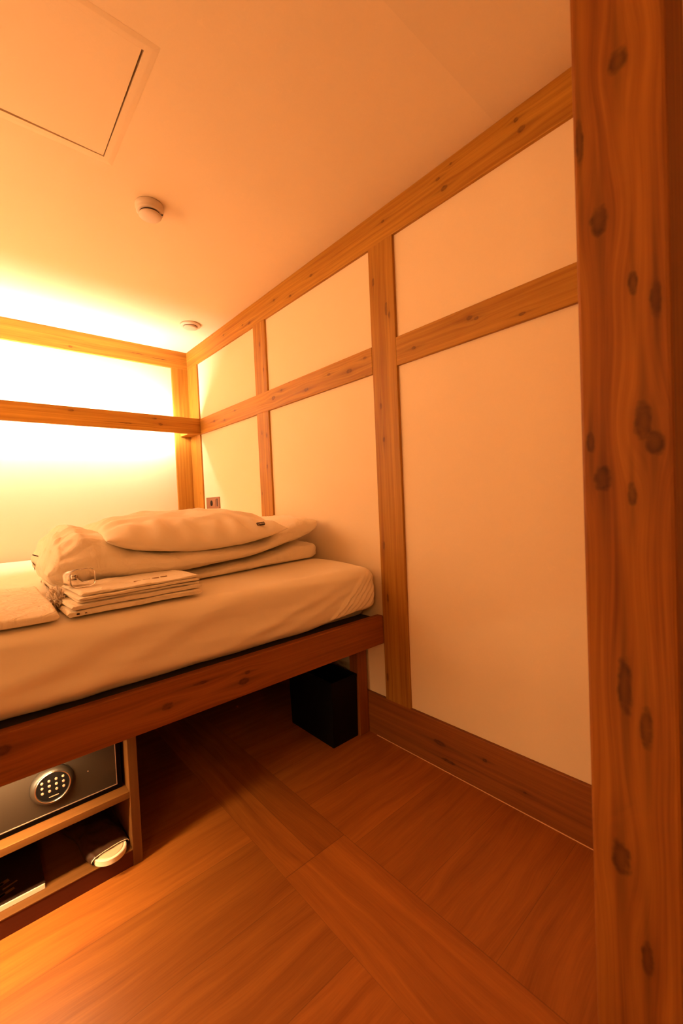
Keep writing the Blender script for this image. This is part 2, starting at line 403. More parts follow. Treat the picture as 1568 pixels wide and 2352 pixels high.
# outlet on the right wall
ou = thing('wall_outlet', 'bronze double socket plate on the right wall above the bedding', 'outlet', (XW, 2.848, 1.02))
bm = bmesh.new(); add_box(bm, XW-.008, XW+.002, 2.748, 2.955, 1.020, 1.100, .002); obj('plate', bm, M_outlet, ou)
bm = bmesh.new(); lathe(bm, [(.017,0),(.017,.004),(.013,.004)], (0,0,0), 32)
for v in bm.verts: v.co = Vector((XW-.008-v.co.z, 2.866+v.co.x*.85, 1.058+v.co.y*1.15))
obj('socket', bm, M_black, ou)
bm = bmesh.new(); add_box(bm, XW-.010, XW-.006, 2.772, 2.783, 1.034, 1.088, .001); obj('switch_slot', bm, M_ink, ou)
bm = bmesh.new(); add_box(bm, XW-.0105, XW-.006, 2.800, 2.838, 1.032, 1.085, .002); obj('rocker', bm, M_outlet, ou)
bm = bmesh.new(); add_box(bm, XW-.0105, XW-.006, 2.898, 2.940, 1.032, 1.085, .002); obj('usb_module', bm, M_outlet, ou)

# ------------------------------------------------------------------ bed
bed = thing('bed_frame', 'dark stained pine bed frame with a knotty front rail on short legs', 'bed', (0.35, 2.1, 0))
beam('front_rail', XL+.3, XF-.001, 1.2357, 1.268, .4230, .5430, 0, W_bed, bed, bev=.003)
beam('leg', 1.244, XF-.003, 1.345, 1.40, 0, .4235, 2, W_leg, bed)
beam('leg', 1.244, XF-.003, 3.05, 3.10, 0, .4235, 2, W_leg, bed)
beam('leg', XL+.35, XL+.41, 1.345, 1.40, 0, .4235, 2, W_leg, bed)
beam('leg', XL+.35, XL+.41, 3.05, 3.10, 0, .4235, 2, W_leg, bed)
beam('side_rail', 1.262, XF-.003, 1.268, 3.14, .4235, .5230, 1, W_bed, bed)
beam('side_rail', XL+.3, XL+.335, 1.268, 3.14, .4235, .5230, 1, W_bed, bed)
beam('back_rail', XL+.3, XF-.003, 3.14, 3.168, .4235, .5230, 0, W_bed, bed)
bm = bmesh.new(); add_box(bm, XL+.335, 1.262, 1.268, 3.14, .505, .5405); obj('platform', bm, M_dark, bed)
# LED under the front rail
ul = thing('under_bed_light', 'warm light strip tucked behind the bed rail over the safe', 'light strip', (-.2, 1.285, .40))
bm = bmesh.new(); add_box(bm, -0.75, 0.15, 1.272, 1.292, .412, .4225); obj('housing', bm, M_plast, ul)
bm = bmesh.new(); add_box(bm, -0.74, 0.14, 1.274, 1.290, .4075, .4125); obj('diffuser', bm, emis('under_bed_led', (1.0, .70, .34), 260.0), ul)

# mattress with fitted sheet -------------------------------------------------
def sstep(a, b, t):
    t = max(0, min(1, (t-a)/(b-a))); return t*t*(3-2*t)
def fbm(p, s, o=3):
    return noise.fractal(Vector(p)*s, 1.0, 2.0, o, noise_basis='PERLIN_ORIGINAL')

def mattress():
    bm = bmesh.new()
    x0, x1, y0, y1, z0, z1 = XL+.30, 1.285, 1.262, 3.145, .542, .765
    R = .045
    def spaced(a, b, n, m, rr):
        """n cells between a+rr and b-rr, m cells in each end band"""
        l = [a+rr*i/m for i in range(m)]
        l += [a+rr+(b-a-2*rr)*i/n for i in range(n)]
        return l+[b-rr+rr*i/m for i in range(m+1)]
    X = spaced(x0, x1, 330, 8, R); Y = spaced(y0, y1, 90, 8, R); Z = spaced(z0, z1, 18, 8, R)
    nx, ny, nz = len(X)-1, len(Y)-1, len(Z)-1
    idx = {}
    def V(i, j, k):
        key = (i, j, k)
        if key not in idx: idx[key] = bm.verts.new((X[i], Y[j], Z[k]))
        return idx[key]
    for i in range(nx):
        for j in range(ny):
            for k in (0, nz): bm.faces.new((V(i,j,k), V(i+1,j,k), V(i+1,j+1,k), V(i,j+1,k)))
        for k in range(nz):
            for j in (0, ny): bm.faces.new((V(i,j,k), V(i+1,j,k), V(i+1,j,k+1), V(i,j,k+1)))
    for j in range(ny):
        for k in range(nz):
            for i in (0, nx): bm.faces.new((V(i,j,k), V(i,j,k+1), V(i,j+1,k+1), V(i,j+1,k)))
    for v in bm.verts:
        p = v.co
        q = Vector((min(max(p.x, x0+R), x1-R), min(max(p.y, y0+R), y1-R), min(max(p.z, z0+R), z1-R)))
        d = p-q
        if d.length > 1e-9: v.co = q + d.normalized()*R
    for v in bm.verts:
        x, y, z = v.co
        # crown: surface a touch lower towards the front edge
        z += -.012*sstep(.25, 0, y-y0)*sstep(z0+.1, z1, z)
        if y < y0+.06:
            h = (z-z0)/(z1-z0)
            # bulge and broad soft folds along the side
            out = .006*math.sin(PI*h)
            out += .010*fbm((x*1.0, h*1.4, 1.3), 2.0, 2)*math.sin(PI*min(1, h*1.1))
            out += .006*fbm((x*.8+h*1.2, h*2.2, 7.3), 2.0, 2)
            # long shallow diagonal tension folds
            for (px, slope, amp, wd) in ((.10, 2.6, .012, .035), (-.25, 3.1, .012, .04), (.45, 3.8, .010, .03), (.72, 3.0, .007, .022)):
                d = (x-px) - slope*(z-z0); out += amp*math.exp(-(d/(wd*2.6))**2)*math.sin(PI*h)
            # gathered diagonal folds at the right end
            for k in range(7):
                px = 1.02+.038*k; sl = 1.25-.10*k
                d = (x-px) - sl*(z-z0)*.85
                out += .014*math.exp(-(d/.0095)**2)*sstep(0, .15, h)*sstep(.98, .55, h)*sstep(.9, 1.1, x)
            y -= out
            # hem rises and tucks in at the right
            if h < .55:
                lift = .022*sstep(.90, 1.20, x)*(1-h/.55)
                lift += (.004*fbm((x*7, 0, 0), 1.0, 2))*(1-h/.55)
                z += lift
                y += .010*sstep(.25, 0, h)
        else:
            z += .0022*fbm((x*3, y*3, 0), 1.0, 3)
            if x > x1-.05:
                x += .003*fbm((y*9, z*5, 2), 1.0, 2)
        v.co = Vector((x, y, z))
    return obj('mattress', bm, M_sheet, None, smooth=True)
mt = mattress()
tag(mt, 'thick mattress in a wrinkled white fitted sheet on the pine bed frame', 'mattress')
# curled elastic hem sticking out at the right end
bm = bmesh.new()
pts = []
for i in range(90):
    t = i/89; a = t*2*PI*7
    pts.append(Vector((1.2885+.0045*math.cos(a), 1.292+.004*math.sin(a), .628+.040*t)))
def tube(bm, pts, r, n=8):
    rings = []
    for i, p in enumerate(pts):
        d = (pts[min(i+1, len(pts)-1)]-pts[max(i-1, 0)]).normalized()
        a = d.orthogonal().normalized(); b = d.cross(a)
        rings.append([bm.verts.new(p + r*(math.cos(2*PI*k/n)*a+math.sin(2*PI*k/n)*b)) for k in range(n)])
    # align rings by nearest start
    for a, b in zip(rings, rings[1:]):
        k0 = min(range(n), key=lambda k: (b[k].co-a[0].co).length)
        b[:] = b[k0:]+b[:k0]
        if (b[1].co-a[1].co).length > (b[-1].co-a[1].co).length: b[:] = [b[0]]+b[1:][::-1]
        for k in range(n): bm.faces.new((a[k], a[(k+1)%n], b[(k+1)%n], b[k]))
    bm.faces.new(rings[0]); bm.faces.new(rings[-1])
tube(bm, pts, .0016); obj('gathered_hem', bm, M_sheet, mt, smooth=True)

# folded duvet ----------------------------------------------------------------
def lump(bm, x0, x1, front, back, zlo, zhi, a0, a1, NS=170, NT_=120, ex=.55, amp=.006, seed=0., wr=1.0):
    """closed cushion swept along x: front/back/zlo/zhi are functions of x; a0/a1 end rounding lengths"""
    rings = []
    for i in range(NS+1):
        s = i/NS
        s = .5-.5*math.cos(PI*s)
        x = x0+(x1-x0)*s
        e = 1.0
        if x-x0 < a0: e = min(e, math.sqrt(max(0, 1-(1-(x-x0)/a0)**2)))
        if x1-x < a1: e = min(e, math.sqrt(max(0, 1-(1-(x1-x)/a1)**2)))
        e = max(e, .02)
        f, b, lo, hi = front(x), back(x), zlo(x), zhi(x)
        yc, W = (f+b)/2, (b-f)/2*(.80+.20*e)
        zm, H = (lo+hi)/2, (hi-lo)/2*e
        ring = []
        for k in range(NT_):
            t = 2*PI*k/NT_
            c, sn = math.cos(t), math.sin(t)
            y = yc - W*math.copysign(abs(c)**.75, c)
            z = zm + H*math.copysign(abs(sn)**(ex-.22*sstep(.95, 1.15, x)), sn)
            p = Vector((x, y, z))
            n = Vector((0, -math.copysign(abs(c), c)*.8, sn)).normalized()
            endw = sstep(.22, 0, x-x0)+.8*sstep(.14, 0, x1-x)
            d = amp*fbm((x*1.4, y*2.0, z*2+seed), 4.0, 3)
            cr = fbm((x*3.0, y*9.0, z*7+seed), 3.2, 3)
            d += wr*endw*(.009*cr + .030*(.25-abs(fbm((x*3.0+y*2, y*4.0, z*7+seed+5), 2.0, 2))))
            d += wr*.0075*(.22-abs(fbm((x*3.4, y*4+z*6, seed+1), 1.8, 2)))
            d += wr*.0025*fbm((x*13, y*3+z*5, seed+4), 1.6, 2)*sstep(.2, .9, abs(c))
            p += n*d*(1 if sn > -.2 else .35)
            p.x += endw*wr*.010*fbm((y*6, z*8, seed+8), 1.6, 3)*(1-e+.3)
            ring.append(bm.verts.new(p))
        rings.append(ring)
    for a, b in zip(rings, rings[1:]):
        for k in range(NT_): bm.faces.new((a[k], a[(k+1)%NT_], b[(k+1)%NT_], b[k]))
    bm.faces.new(rings[0]); bm.faces.new(rings[-1])

def lerp(pts):
    def f(x):
        if x <= pts[0][0]: return pts[0][1]
        for (a, b), (c, d) in zip(pts, pts[1:]):
            if x <= c:
                t = (x-a)/(c-a); t = t*t*(3-2*t)*.5+t*.5
                return b+(d-b)*t
        return pts[-1][1]
    return f
ZM = .764
fr = lerp([(.15,1.50),(.6,1.515),(1.25,1.60)])
fr2 = lerp([(.15,1.54),(.6,1.50),(1.25,1.585)])
bk = lerp([(.15,2.10),(1.25,2.16)])
dv = thing('folded_duvet', 'thick white duvet folded in layers on the mattress', 'duvet', (.7, 1.82, ZM))
bm = bmesh.new()
lump(bm, .20, 1.262, fr, bk, lambda x: ZM-.004, lerp([(.2,.800),(.64,.803),(.84,.815),(1.0,.832),(1.14,.852),(1.25,.850)]), .05, .050, seed=2.0, amp=.004)
obj('lower_fold', bm, M_duvet, dv, smooth=True)
bm = bmesh.new()
lump(bm, .178, 1.258, fr2, bk,
     lerp([(.15,ZM-.002),(.28,.775),(.45,.789),(.64,.797),(.84,.808),(1.0,.826),(1.12,.846),(1.19,.868),(1.258,.902)]),
     lerp([(.17,.930),(.21,.965),(.27,.992),(.33,.972),(.42,.920),(.55,.888),(.93,.888),(1.04,.940),(1.14,.972),(1.258,.966)]), .085, .028, seed=5.0, amp=.006, ex=.78)
obj('upper_fold', bm, M_duvet, dv, smooth=True)
bm = bmesh.new(); add_box(bm, .160, .176, 1.775, 1.779, .898, .902); 
for v in bm.verts: v.co.z += -(v.co.x-.160)*.45
o = obj('stitched_mark', bm, M_ink, dv); o['label'] = 'small dark stitched mark'

# pillow ----------------------------------------------------------------------
def pillow_bm(cx, cy, L, W, zmid, T, NU=130, NV=90, seed=0.0, droop=.03):
    bm = bmesh.new(); top = {}; botm = {}
    for i in range(NU+1):
        for j in range(NV+1):
            u = -1+2*i/NU; v = -1+2*j/NV
            uu = math.sin(u*PI/2); vv = math.sin(v*PI/2)
            # edges pull in between the corners
            px = cx + L/2*uu*(1-.045*(1-vv*vv)); py = cy + W/2*vv*(1-.055*(1-uu*uu))
            th = ((max(0, 1-abs(uu)**2.6))*(max(0, 1-abs(vv)**2.6)))**.48
            zz = zmid(px, py)
            cor = (abs(uu)*abs(vv))**3
            w = fbm((px*5, py*5, seed), 1.5, 3)*.014*th
            rad = math.exp(-((1-abs(uu))/.30)**2)*math.sin(vv*17+seed+3*fbm((px*3, py*3, 1), 1, 2))*.0060
            rad += math.exp(-((1-abs(vv))/.35)**2)*math.sin(uu*23+seed+5*fbm((px*4, py*3, 2), 1, 2))*.0065
            rad *= min(1, th*1.6)*1.5; rad += .012*(.2-abs(fbm((px*4.2+py*2, py*5.5, seed+4), 1.3, 2)))*th
            top[i, j] = bm.verts.new((px, py, zz+T*.58*th+w+rad))
            if i in (0, NU) or j in (0, NV): botm[i, j] = top[i, j]
            else: botm[i, j] = bm.verts.new((px, py, zz-T*.42*th+w*.5))
    for i in range(NU):
        for j in range(NV):
            bm.faces.new((top[i,j], top[i+1,j], top[i+1,j+1], top[i,j+1]))
            q = [botm[i,j], botm[i,j+1], botm[i+1,j+1], botm[i+1,j]]
            try: bm.faces.new(q)
            except ValueError: pass
    return bm
def pz(x, y):
    t = (y-1.77)/.25; s = (x-.675)/.345
    return .946 - .046*max(0, -t)**2*(1-.75*s*s) + (.010*s*s if s < 0 else 0)
pil = thing('pillow', 'plump white pillow with a small dark tag on top of the folded duvet', 'pillow', (.72, 1.81, .9))
pb = pillow_bm(.672, 1.765, .690, .54, pz, .138, seed=1.7)
pil_m = obj('pillowcase', pb, M_pillow, pil, smooth=True)
# dark tag near the right front, with pale strokes
bm = bmesh.new(); add_box(bm, 0, .034, -.0042, .004, -.002, .010, .0005)
me_ = pil_m.data; off_ = wloc(pil_m)
near_ = sorted(me_.vertices, key=lambda v: (Vector((v.co.x+off_.x, v.co.y+off_.y))-Vector((.885, 1.522))).length)[:6]
pv = max(near_, key=lambda v: v.co.z)
n_ = pv.normal.copy(); n_ = -n_ if n_.z < 0 else n_; xa = Vector((1, 0, 0)); xa = (xa-n_*xa.dot(n_)).normalized(); za = (-n_).cross(xa)*-1
za = xa.cross(-n_).normalized()
if za.z < 0: za = -za
p_ = pv.co+off_+n_*.0005
TAG = Matrix(((xa.x, -n_.x, za.x, p_.x), (xa.y, -n_.y, za.y, p_.y), (xa.z, -n_.z, za.z, p_.z), (0, 0, 0, 1)))
bmesh.ops.transform(bm, matrix=TAG, verts=bm.verts)
t_ = obj('tag', bm, M_ink, pil)
bm = bmesh.new()
for k in range(6): add_box(bm, .003+.0052*k, .0045+.0052*k, -.0049, -.0040, -.0010, .0045)
bmesh.ops.transform(bm, matrix=TAG, verts=bm.verts)
obj('tag_strokes', bm, M_pale, t_)

# towels ----------------------------------------------------------------------
def towel_bm(L, W, T, seed, layers=2):
    """a folded towel: rounded fold on the near side, soft surface, slightly uneven outline"""
    bm = bmesh.new()
    NX, NP = 70, 40
    rings = []
    for i in range(NX+1):
        s = i/NX; x = -L/2+L*s
        e = min(1, math.sqrt(max(.0, 1-(1-min(1, min(s, 1-s)*L/.008))**2))+.25)
        ring = []
        for k in range(NP):
            t = 2*PI*k/NP; c, sn = math.cos(t), math.sin(t)
            y = -W/2*math.copysign(abs(c)**.16, c)
            z = T/2*math.copysign(abs(sn)**.26, sn)*e
            y += .0055*fbm((x*11, z*60, seed), 1, 2)*(abs(c) > .7)
            z += .0022*fbm((x*12, y*12, seed+3), 1.2, 2)*(1 if sn > 0 else .4)
            # crease line of the fold along the rim
            if c > .5: y += .0015*(1 if abs(sn) < .15 else 0)
            ring.append(bm.verts.new((x, y, z+T/2)))
        rings.append(ring)
    for a, b in zip(rings, rings[1:]):
        for k in range(NP): bm.faces.new((a[k], a[(k+1)%NP], b[(k+1)%NP], b[k]))
    bm.faces.new(rings[0]); bm.faces.new(rings[-1])
    return bm

specs = [  # thickness, length, depth, dx, dy, rot, label
    (.0160, .365, .240, .000, .000, 1.0, 'thick white towel at the bottom of the stack, with small dark marks on its edge'),
    (.0130, .358, .236, .003, .003, 2.6, 'thick white towel second from the bottom of the stack'),
    (.0085, .338, .226, .012, .009, 1.6, 'thin white towel in the middle of the towel stack'),
    (.0080, .340, .232, .008, .003, 4.2, 'thin white towel second from the top of the stack'),
    (.0065, .332, .224, .014, .008, 3.2, 'thin white towel with faint print on top of the stack, under the clear cup'),
]
z = .7635
TX, TY = .362, 1.418
for i, (T, L, W, dx, dy, rz, lab) in enumerate(specs):
    bm = towel_bm(L, W, T, i*3.7)
    if i == 4:   # top one: slightly rumpled upper face
        for v in bm.verts:
            if v.co.z > T*.5: v.co.z += .010*max(0, fbm((v.co.x*9, v.co.y*14, 4), 1.3, 2))
    bmesh.ops.rotate(bm, verts=bm.verts, cent=(0, 0, 0), matrix=Matrix.Rotation(math.radians(rz), 3, 'Z'))
    bmesh.ops.translate(bm, verts=bm.verts, vec=(TX+dx, TY+dy, z))
    t = tag(obj('folded_towel', bm, M_towel, None, smooth=True), lab, 'towel', 'folded white towels stacked on the mattress')
    if i == 0:
        yb = TY-W/2-.0015
        bm = bmesh.new()
        add_box(bm, TX-.160, TX-.153, yb-.0040, yb-.0015, z+.005, z+.010, .001); add_box(bm, TX-.141, TX-.136, yb-.0038, yb-.0015, z+.006, z+.0085, .0008)
        o = obj('printed_mark', bm, M_ink, t)
    if i == 4:
        bm = bmesh.new()
        for k in range(4):
            a = TX+.005+.028*k
            add_box(bm, a, a+.020, TY-.045+.006*k, TY-.041+.006*k, z+T+.0005, z+T+.0030)
        obj('printed_stripe', bm, newmat('faint_brown_print', .8, (.42,.24,.12))[0], t)
    z += T+.0010
ZT = z

# clear plastic cup lying on the towels
M_clear = bpy.data.materials.new('clear_plastic'); M_clear.use_nodes = True
b = M_clear.node_tree.nodes['Principled BSDF']; b.inputs['Base Color'].default_value = (.97, .93, .88, 1)
b.inputs['Roughness'].default_value = .06; b.inputs['Transmission Weight'].default_value = 1.0; b.inputs['IOR'].default_value = 1.42
cup = thing('plastic_cup', 'clear plastic cup lying on its side on top of the towel stack', 'cup', (.250, 1.44, ZT))
def rsq(r, n, k=.52):
    o = []
    for i in range(n):
        a = 2*PI*i/n; c, s = math.cos(a), math.sin(a)
        o.append((r*math.copysign(abs(c)**(1-k), c), r*math.copysign(abs(s)**(1-k), s)))
    return o
def cup_bm():
    bm = bmesh.new(); n = 48
    prof = [(.0300, 0.0), (.0312, .0008), (.0312, .0028), (.0295, .0036), (.0268, .055), (.0245, .060), (.004, .0605),
            (.004, .0585), (.0235, .058), (.0252, .054), (.0280, .003), (.0285, 0.0)]
    R = []
    for r, h in prof:
        R.append([bm.verts.new((x*1.10, h, z_*.86)) for x, z_ in rsq(r, n)])
    for a, b_ in zip(R, R[1:]+R[:1]):
        if a is R[6]:
            pass
        for i in range(n): 
            f = bm.faces.new((a[i], a[(i+1)%n], b_[(i+1)%n], b_[i])); f.smooth = True
    # close base discs
    return bm
bm = cup_bm()
bmesh.ops.rotate(bm, verts=bm.verts, cent=(0,0,0), matrix=Matrix.Rotation(math.radians(-4), 3, 'X') @ Matrix.Rotation(math.radians(14), 3, 'Z'))
mz = min(v.co.z for v in bm.verts)
bmesh.ops.translate(bm, verts=bm.verts, vec=(.240, 1.405, ZT+.002-mz))
obj('cup_body', bm, M_clear, cup)

# crumpled clear bag at the left of the towels
M_bag = bpy.data.materials.new('thin_crinkled_film'); M_bag.use_nodes = True
nt = M_bag.node_tree; b = nt.nodes['Principled BSDF']; b.inputs['Base Color'].default_value = (.90, .74, .56, 1)
b.inputs['Roughness'].default_value = .22; b.inputs['Transmission Weight'].default_value = .45; b.inputs['IOR'].default_value = 1.15
def crumple(cx, cy, cz, rx, ry, rz, seed, n=56, amp=.35):
    bm = bmesh.new()
    bmesh.ops.create_uvsphere(bm, u_segments=n*2, v_segments=n, radius=1.0)
    for v in bm.verts:
        p = v.co.copy()
        r1 = abs(noise.noise(p*2.3+Vector((seed, 0, 0)))); r2 = abs(noise.noise(p*5.1+Vector((0, seed, 0))))
        cell = noise.voronoi(p*2.6+Vector((seed, seed, 1)))[0]
        d = 1 - amp*.55*(1-min(1, 3*r1)) - amp*.30*(1-min(1, 3*r2)) + amp*.5*(cell[1]-cell[0])
        q = Vector((p.x*rx, p.y*ry, p.z*rz))*d
        q.z = max(q.z, -rz*.72)
        v.co = Vector((cx, cy, cz))+q
    return bm
bm = crumple(.183, 1.485, .757+.030*.80, .024, .085, .040, 3.1, amp=.55)
tag(obj('crumpled_plastic_wrap', bm, M_bag), 'crumpled clear plastic wrap beside the left end of the towels', 'plastic bag')

# folded white robe at the left
bm = bmesh.new()
NX, NP = 120, 60; rings = []
for i in range(NX+1):
    x = -.52+.685*i/NX
    e = min(1, math.sqrt(max(0, 1-(1-min(1, (.165-x)/.014))**2))+.18)
    ring = []
    for k in range(NP):
        t = 2*PI*k/NP; c, sn = math.cos(t), math.sin(t)
        fr_ = 1.300-.10*(.165-x)*0+.010*fbm((x*4, 0, 9), 1, 2); bk_ = 1.80
        y = (fr_+bk_)/2-(bk_-fr_)/2*math.copysign(abs(c)**.30, c)
        T = .030+.010*sstep(.16, -.1, x)
        zz = T/2*math.copysign(abs(sn)**.55, sn)*e
        up = .006*fbm((x*5+y*3, y*6, 2), 1.3, 3)+.005*math.exp(-(((y-1.56)+(x)*.35)/.02)**2)+.003*math.exp(-(((y-1.68)-(x)*.2)/.015)**2)
        if sn > 0: zz += up*sn
        ring.append(bm.verts.new((x, y, ZM+.0015-.008*sstep(1.40,1.29,y)+T/2+zz)))
    rings.append(ring)
for a, b_ in zip(rings, rings[1:]):
    for k in range(NP): bm.faces.new((a[k], a[(k+1)%NP], b_[(k+1)%NP], b_[k]))
bm.faces.new(rings[0]); bm.faces.new(rings[-1])
tag(obj('folded_robe', bm, M_towel, None, smooth=True), 'loosely folded white robe lying on the mattress left of the towels', 'robe')

# ------------------------------------------------------------------ under the bed
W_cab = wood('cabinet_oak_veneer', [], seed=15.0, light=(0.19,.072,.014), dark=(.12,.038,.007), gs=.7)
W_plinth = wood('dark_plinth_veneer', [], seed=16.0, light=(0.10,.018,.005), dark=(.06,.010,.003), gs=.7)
cab = thing('shelf_cabinet', 'low open wooden cabinet under the bed, holding the safe', 'cabinet', (-.15, 1.55, 0))
CX0 = -.62
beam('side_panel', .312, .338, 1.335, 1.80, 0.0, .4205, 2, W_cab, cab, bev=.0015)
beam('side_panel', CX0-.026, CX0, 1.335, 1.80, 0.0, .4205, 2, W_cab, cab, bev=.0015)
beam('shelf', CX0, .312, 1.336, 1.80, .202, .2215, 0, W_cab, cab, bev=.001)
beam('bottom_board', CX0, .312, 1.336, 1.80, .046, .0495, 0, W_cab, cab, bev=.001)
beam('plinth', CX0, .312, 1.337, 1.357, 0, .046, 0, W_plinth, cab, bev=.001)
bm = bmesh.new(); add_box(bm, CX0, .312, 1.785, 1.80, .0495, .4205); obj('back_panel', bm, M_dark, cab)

safe = thing('hotel_safe', 'dark metal electronic safe with round keypad on the cabinet shelf', 'safe', (-.02, 1.55, .2216))
bm = bmesh.new(); add_box(bm, -.30, .303, 1.3745, 1.74, .2216, .4150, .002); obj('body', bm, M_black, safe)
bm = bmesh.new(); add_box(bm, -.285, .288, 1.3665, 1.3745, .2405, .4130, .0025, 3); dr = obj('door', bm, M_safe, safe)
# pale metal strips along the door's bottom and right edges
bm = bmesh.new()
add_box(bm, -.285, .288, 1.3655, 1.368, .2400, .2425, .0006); add_box(bm, .2865, .2885, 1.3658, 1.368, .2405, .4130, .0004)
obj('edge_trim', bm, newmat('pale_metal_edge', .35, (.55,.40,.30), metal=.8)[0], dr)
KX, KZ, KR = .134, .3155, .040
kp = None
bm = bmesh.new()
lathe(bm, [(KR+.010, 0), (KR+.0095, -.006), (KR+.004, -.013), (KR, -.0165), (KR-.0025, -.0165), (KR-.0030, -.0140), (KR-.0030, -.0005)], (KX, 1.3667, KZ), 64, axis='y', caps=False)
kp = obj('keypad', bm, M_safe, safe)
bm = bmesh.new()
lathe(bm, [(KR+.0006, -.0158), (KR-.0008, -.0176), (KR-.0028, -.0158), (KR-.0020, -.0140)], (KX, 1.3667, KZ), 64, axis='y', caps=False)
obj('bezel_ring', bm, M_chrome, kp)
bm = bmesh.new(); lathe(bm, [(KR-.0025, -.0095), (KR-.0025, -.0125)], (KX, 1.3667, KZ), 64, axis='y'); obj('key_face', bm, M_black, kp)
kb = None
M_key, _, _ = newmat('pale_key', .35, (.36, .22, .14), metal=.3)
for r in range(3):
    for c in range(4):
        bm = bmesh.new()
        cx, cz = KX+(-1.5+c)*.0158, KZ+.0175-r*.0135
        lathe(bm, [(.0032, -.0120), (.0032, -.0142), (.0022, -.0152)], (cx, 1.3667, cz), 20, axis='y')
        obj('button', bm, M_key, kp)
bm = bmesh.new(); add_box(bm, KX-.010, KX+.012, 1.3667-.0138, 1.3667-.012, KZ-.0268, KZ-.0248, .0005); obj('name_bar', bm, M_key, kp)
bm = bmesh.new(); lathe(bm, [(.0016, 0), (.0016, -.0012)], (.217, 1.3665, .3120), 16, axis='y'); obj('rivet', bm, M_key, dr)

# booklet in the lower compartment
M_cover, _, _ = newmat('glossy_dark_cover', .25, (.030, .014, .008))
bk_ = thing('booklet', 'thick booklet with dark glossy cover and pale edge in the lower compartment', 'book', (-.1, 1.5, .0495))
bm = bmesh.new(); add_box(bm, -.30, .1045, 1.364, 1.66, .0497, .0635, .001); obj('pages', bm, M_pale, bk_)
bm = bmesh.new(); add_box(bm, -.30, .1055, 1.3655, 1.661, .0635, .0648, .0005); cv = obj('cover', bm, M_cover, bk_)
bm = bmesh.new()
random.seed(3)
for k in range(9):
    a = -.06+random.random()*.10; c = 1.385+random.random()*.05
    add_box(bm, a, a+.02+.02*random.random(), c, c+.004+.008*random.random(), .0648, .0651)
bmesh.ops.rotate(bm, verts=bm.verts, cent=(-.0, 1.40, 0), matrix=Matrix.Rotation(.3, 3, 'Z'))
obj('cover_picture', bm, newmat('ochre_print', .4, (.20, .10, .03))[0], cv)

# slipper wrapped in dark film
sl = thing('slipper', 'wrapped house slipper with pale round heel poking over the cabinet edge', 'slipper', (.262, 1.42, .0495))
def sole_bm(z0, z1, off=0.0, crop=None):
    bm = bmesh.new(); lo = []; hi = []
    N = 80; pts = []
    Ls, hw = .255, .043
    for i in range(N):
        a = 2*PI*(i+.5)/N; c, s = math.cos(a), math.sin(a)
        x = (hw+off)*c; y = (hw+off)*s + math.copysign(Ls/2-hw, s)
        pts.append((x, y+Ls/2))
    vs0 = [bm.verts.new((x, y, z0)) for x, y in pts]; vs1 = [bm.verts.new((x, y, z1)) for x, y in pts]
    vs2 = [bm.verts.new((x*.94, (y-Ls/2)*.985+Ls/2, z1+.0015)) for x, y in pts]
    for A, B in ((vs0, vs1), (vs1, vs2)):
        for i in range(N): bm.faces.new((A[i], A[(i+1)%N], B[(i+1)%N], B[i]))
    bm.faces.new(vs0); bm.faces.new(vs2)
    return bm
MS = Matrix.Translation((.264, 1.3185, .0500)) @ Matrix.Rotation(math.radians(9), 4, 'Z')
bm = sole_bm(.003, .017); bmesh.ops.transform(bm, matrix=MS, verts=bm.verts); obj('sole', bm, M_pale, sl)
bm = sole_bm(.0155, .0185, -.007); bmesh.ops.transform(bm, matrix=MS, verts=bm.verts)
obj('insole', bm, newmat('tan_insole', .8, (.62, .42, .24))[0], sl)
# wrapper: flattened tube open towards the heel
M_film = bpy.data.materials.new('dark_translucent_film'); M_film.use_nodes = True
b = M_film.node_tree.nodes['Principled BSDF']; b.inputs['Base Color'].default_value = (.055, .022, .010, 1); b.inputs['Roughness'].default_value = .3
bm = bmesh.new(); rings = []
for i in range(40):
    s = i/39; y = .036+.230*s
    hw = .050+.004*math.sin(s*9)+.004*s; H = .024+.030*math.sin(min(1, s*1.3)*PI*.8)
    ring = []
    for k in range(48):
        t = 2*PI*k/48; c, sn = math.cos(t), math.sin(t)
        zz = .014 + (H*.5*abs(sn)**.8 if sn > 0 else -.0125*abs(sn)**.5)
        p = Vector((hw*math.copysign(abs(c)**.7, c), y-.010*(1-s)*c*.0, zz))
        p += Vector((0, 0, 1))*(.004*fbm((c*3, s*6, 2), 1.5, 2) if sn > .2 else 0)
        p.y += .006*fbm((c*2, 0, 5), 1, 2) if i == 0 else 0
        ring.append(bm.verts.new(p))
    rings.append(ring)
for a, b_ in zip(rings, rings[1:]):
    for k in range(48): bm.faces.new((a[k], a[(k+1)%48], b_[(k+1)%48], b_[k]))
bm.faces.new(rings[-1])
bmesh.ops.transform(bm, matrix=MS, verts=bm.verts)
wo = obj('wrapper', bm, M_film, sl, smooth=True)
so = wo.modifiers.new('thick', 'SOLIDIFY'); so.thickness = .0006
bm = bmesh.new()
pts = []
for k in range(48):
    t = PI*k/47; c, sn = math.cos(t), math.sin(t)
    pts.append(MS @ Vector((.050*math.copysign(abs(c)**.7, c), .0355, .014+.012*abs(sn)**.8)))
tube(bm, pts, .0010, 6); obj('wrapper_rim', bm, M_pale, sl, smooth=True)

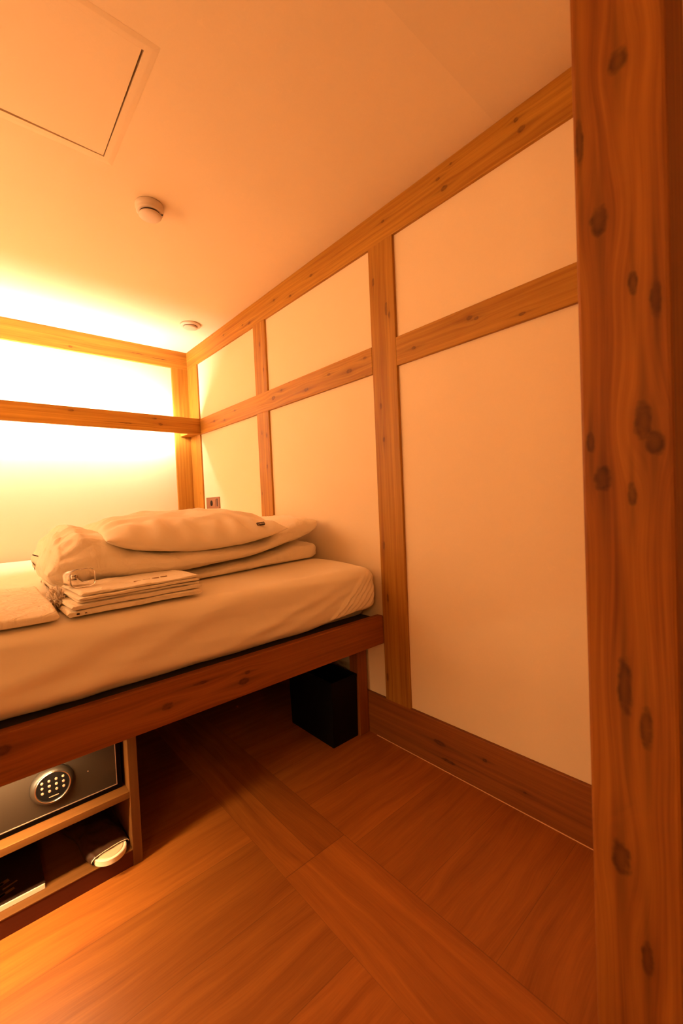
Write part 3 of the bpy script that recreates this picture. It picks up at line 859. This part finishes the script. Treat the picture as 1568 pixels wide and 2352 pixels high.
# waste bin
bn = thing('waste_bin', 'black square waste bin under the right end of the bed', 'bin', (1.17, 1.51, 0))
bm = bmesh.new()
def tb(bm, pts0, z0, pts1, z1):
    a = [bm.verts.new((*p, z0)) for p in pts0]; b_ = [bm.verts.new((*p, z1)) for p in pts1]
    n_ = len(a)
    for i in range(n_): bm.faces.new((a[i], a[(i+1)%n_], b_[(i+1)%n_], b_[i]))
    return a, b_
bo = [(1.101,1.360),(1.240,1.360),(1.240,1.662),(1.101,1.662)]
to = [(1.097,1.354),(1.2425,1.354),(1.2425,1.668),(1.097,1.668)]
def inset(p, d): 
    cx = sum(q[0] for q in p)/4; cy = sum(q[1] for q in p)/4
    return [(q[0]-math.copysign(d, q[0]-cx), q[1]-math.copysign(d, q[1]-cy)) for q in p]
a0, a1 = tb(bm, bo, 0.0, to, .275)
b0, b1 = tb(bm, inset(bo, .004), .006, inset(to, .004), .275)
bm.faces.new(a0); bm.faces.new(b0)
for i in range(4): bm.faces.new((a1[i], a1[(i+1)%4], b1[(i+1)%4], b1[i]))
obj('bin_body', bm, M_black, bn)
bm = bmesh.new()
c0, c1 = tb(bm, to, .265, to, .277)
d0, d1 = tb(bm, inset(to, .007), .265, inset(to, .007), .277)
for A, B in ((c0, d0), (c1, d1)):
    for i in range(4): bm.faces.new((A[i], A[(i+1)%4], B[(i+1)%4], B[i]))
for v in bm.verts: v.co.x = 1.17+(v.co.x-1.17)*1.006; v.co.y = 1.51+(v.co.y-1.51)*1.006
obj('rim', bm, M_black, bn)

# ------------------------------------------------------------------ lights
# warm area lights out of view, added as fill
def area(name, loc, size, energy, col, rot=(0, 0, 0), sy=None):
    l = bpy.data.lights.new(name, 'AREA'); l.energy = energy; l.color = col; l.size = size
    if sy: l.shape = 'RECTANGLE'; l.size_y = sy
    o = bpy.data.objects.new(name, l); C.objects.link(o); o.location = loc; o.rotation_euler = rot; return o
area('side_fill', (XL+.06, 2.15, 1.50), .5, 24.0, (1.0, .62, .30), (0, -PI/2-math.radians(28), 0), 1.3)  # added fill from the left for walls and ceiling, not a fixture
area('front_fill', (-.95, -.45, 1.50), .5, 6.5, (1.0, .53, .17), (math.radians(86), 0, math.radians(-38)))  # added fill from behind the viewer for the bed front, not a fixture

w = bpy.data.worlds.new('w'); SC.world = w; w.use_nodes = True
w.node_tree.nodes['Background'].inputs[0].default_value = (0, 0, 0, 1)

# ------------------------------------------------------------------ camera
cam = bpy.data.cameras.new('cam'); co = bpy.data.objects.new('camera', cam); C.objects.link(co)
f = 972.8259
cam.sensor_fit = 'VERTICAL'; cam.sensor_height = 36.0; cam.lens = f*36.0/2352
yaw, pitch, roll = map(math.radians, (41.457, -1.615, -2.513))
fw = Vector((math.sin(yaw)*math.cos(pitch), math.cos(yaw)*math.cos(pitch), math.sin(pitch)))
r = Vector((math.cos(yaw), -math.sin(yaw), 0)); u = r.cross(fw)
c, s = math.cos(roll), math.sin(roll)
R = c*r+s*u; U = -s*r+c*u
co.matrix_world = Matrix(((R.x, U.x, -fw.x, 0), (R.y, U.y, -fw.y, 0), (R.z, U.z, -fw.z, 1.04), (0, 0, 0, 1)))
cam.clip_start = .02
cam.dof.use_dof = True; cam.dof.focus_distance = 2.1; cam.dof.aperture_fstop = 4.5
SC.camera = co
SC.view_settings.view_transform = 'Standard'; SC.view_settings.look = 'None'
SC.view_settings.gamma = 1.0; SC.view_settings.use_curve_mapping = False
SC.view_settings.exposure = 0.12
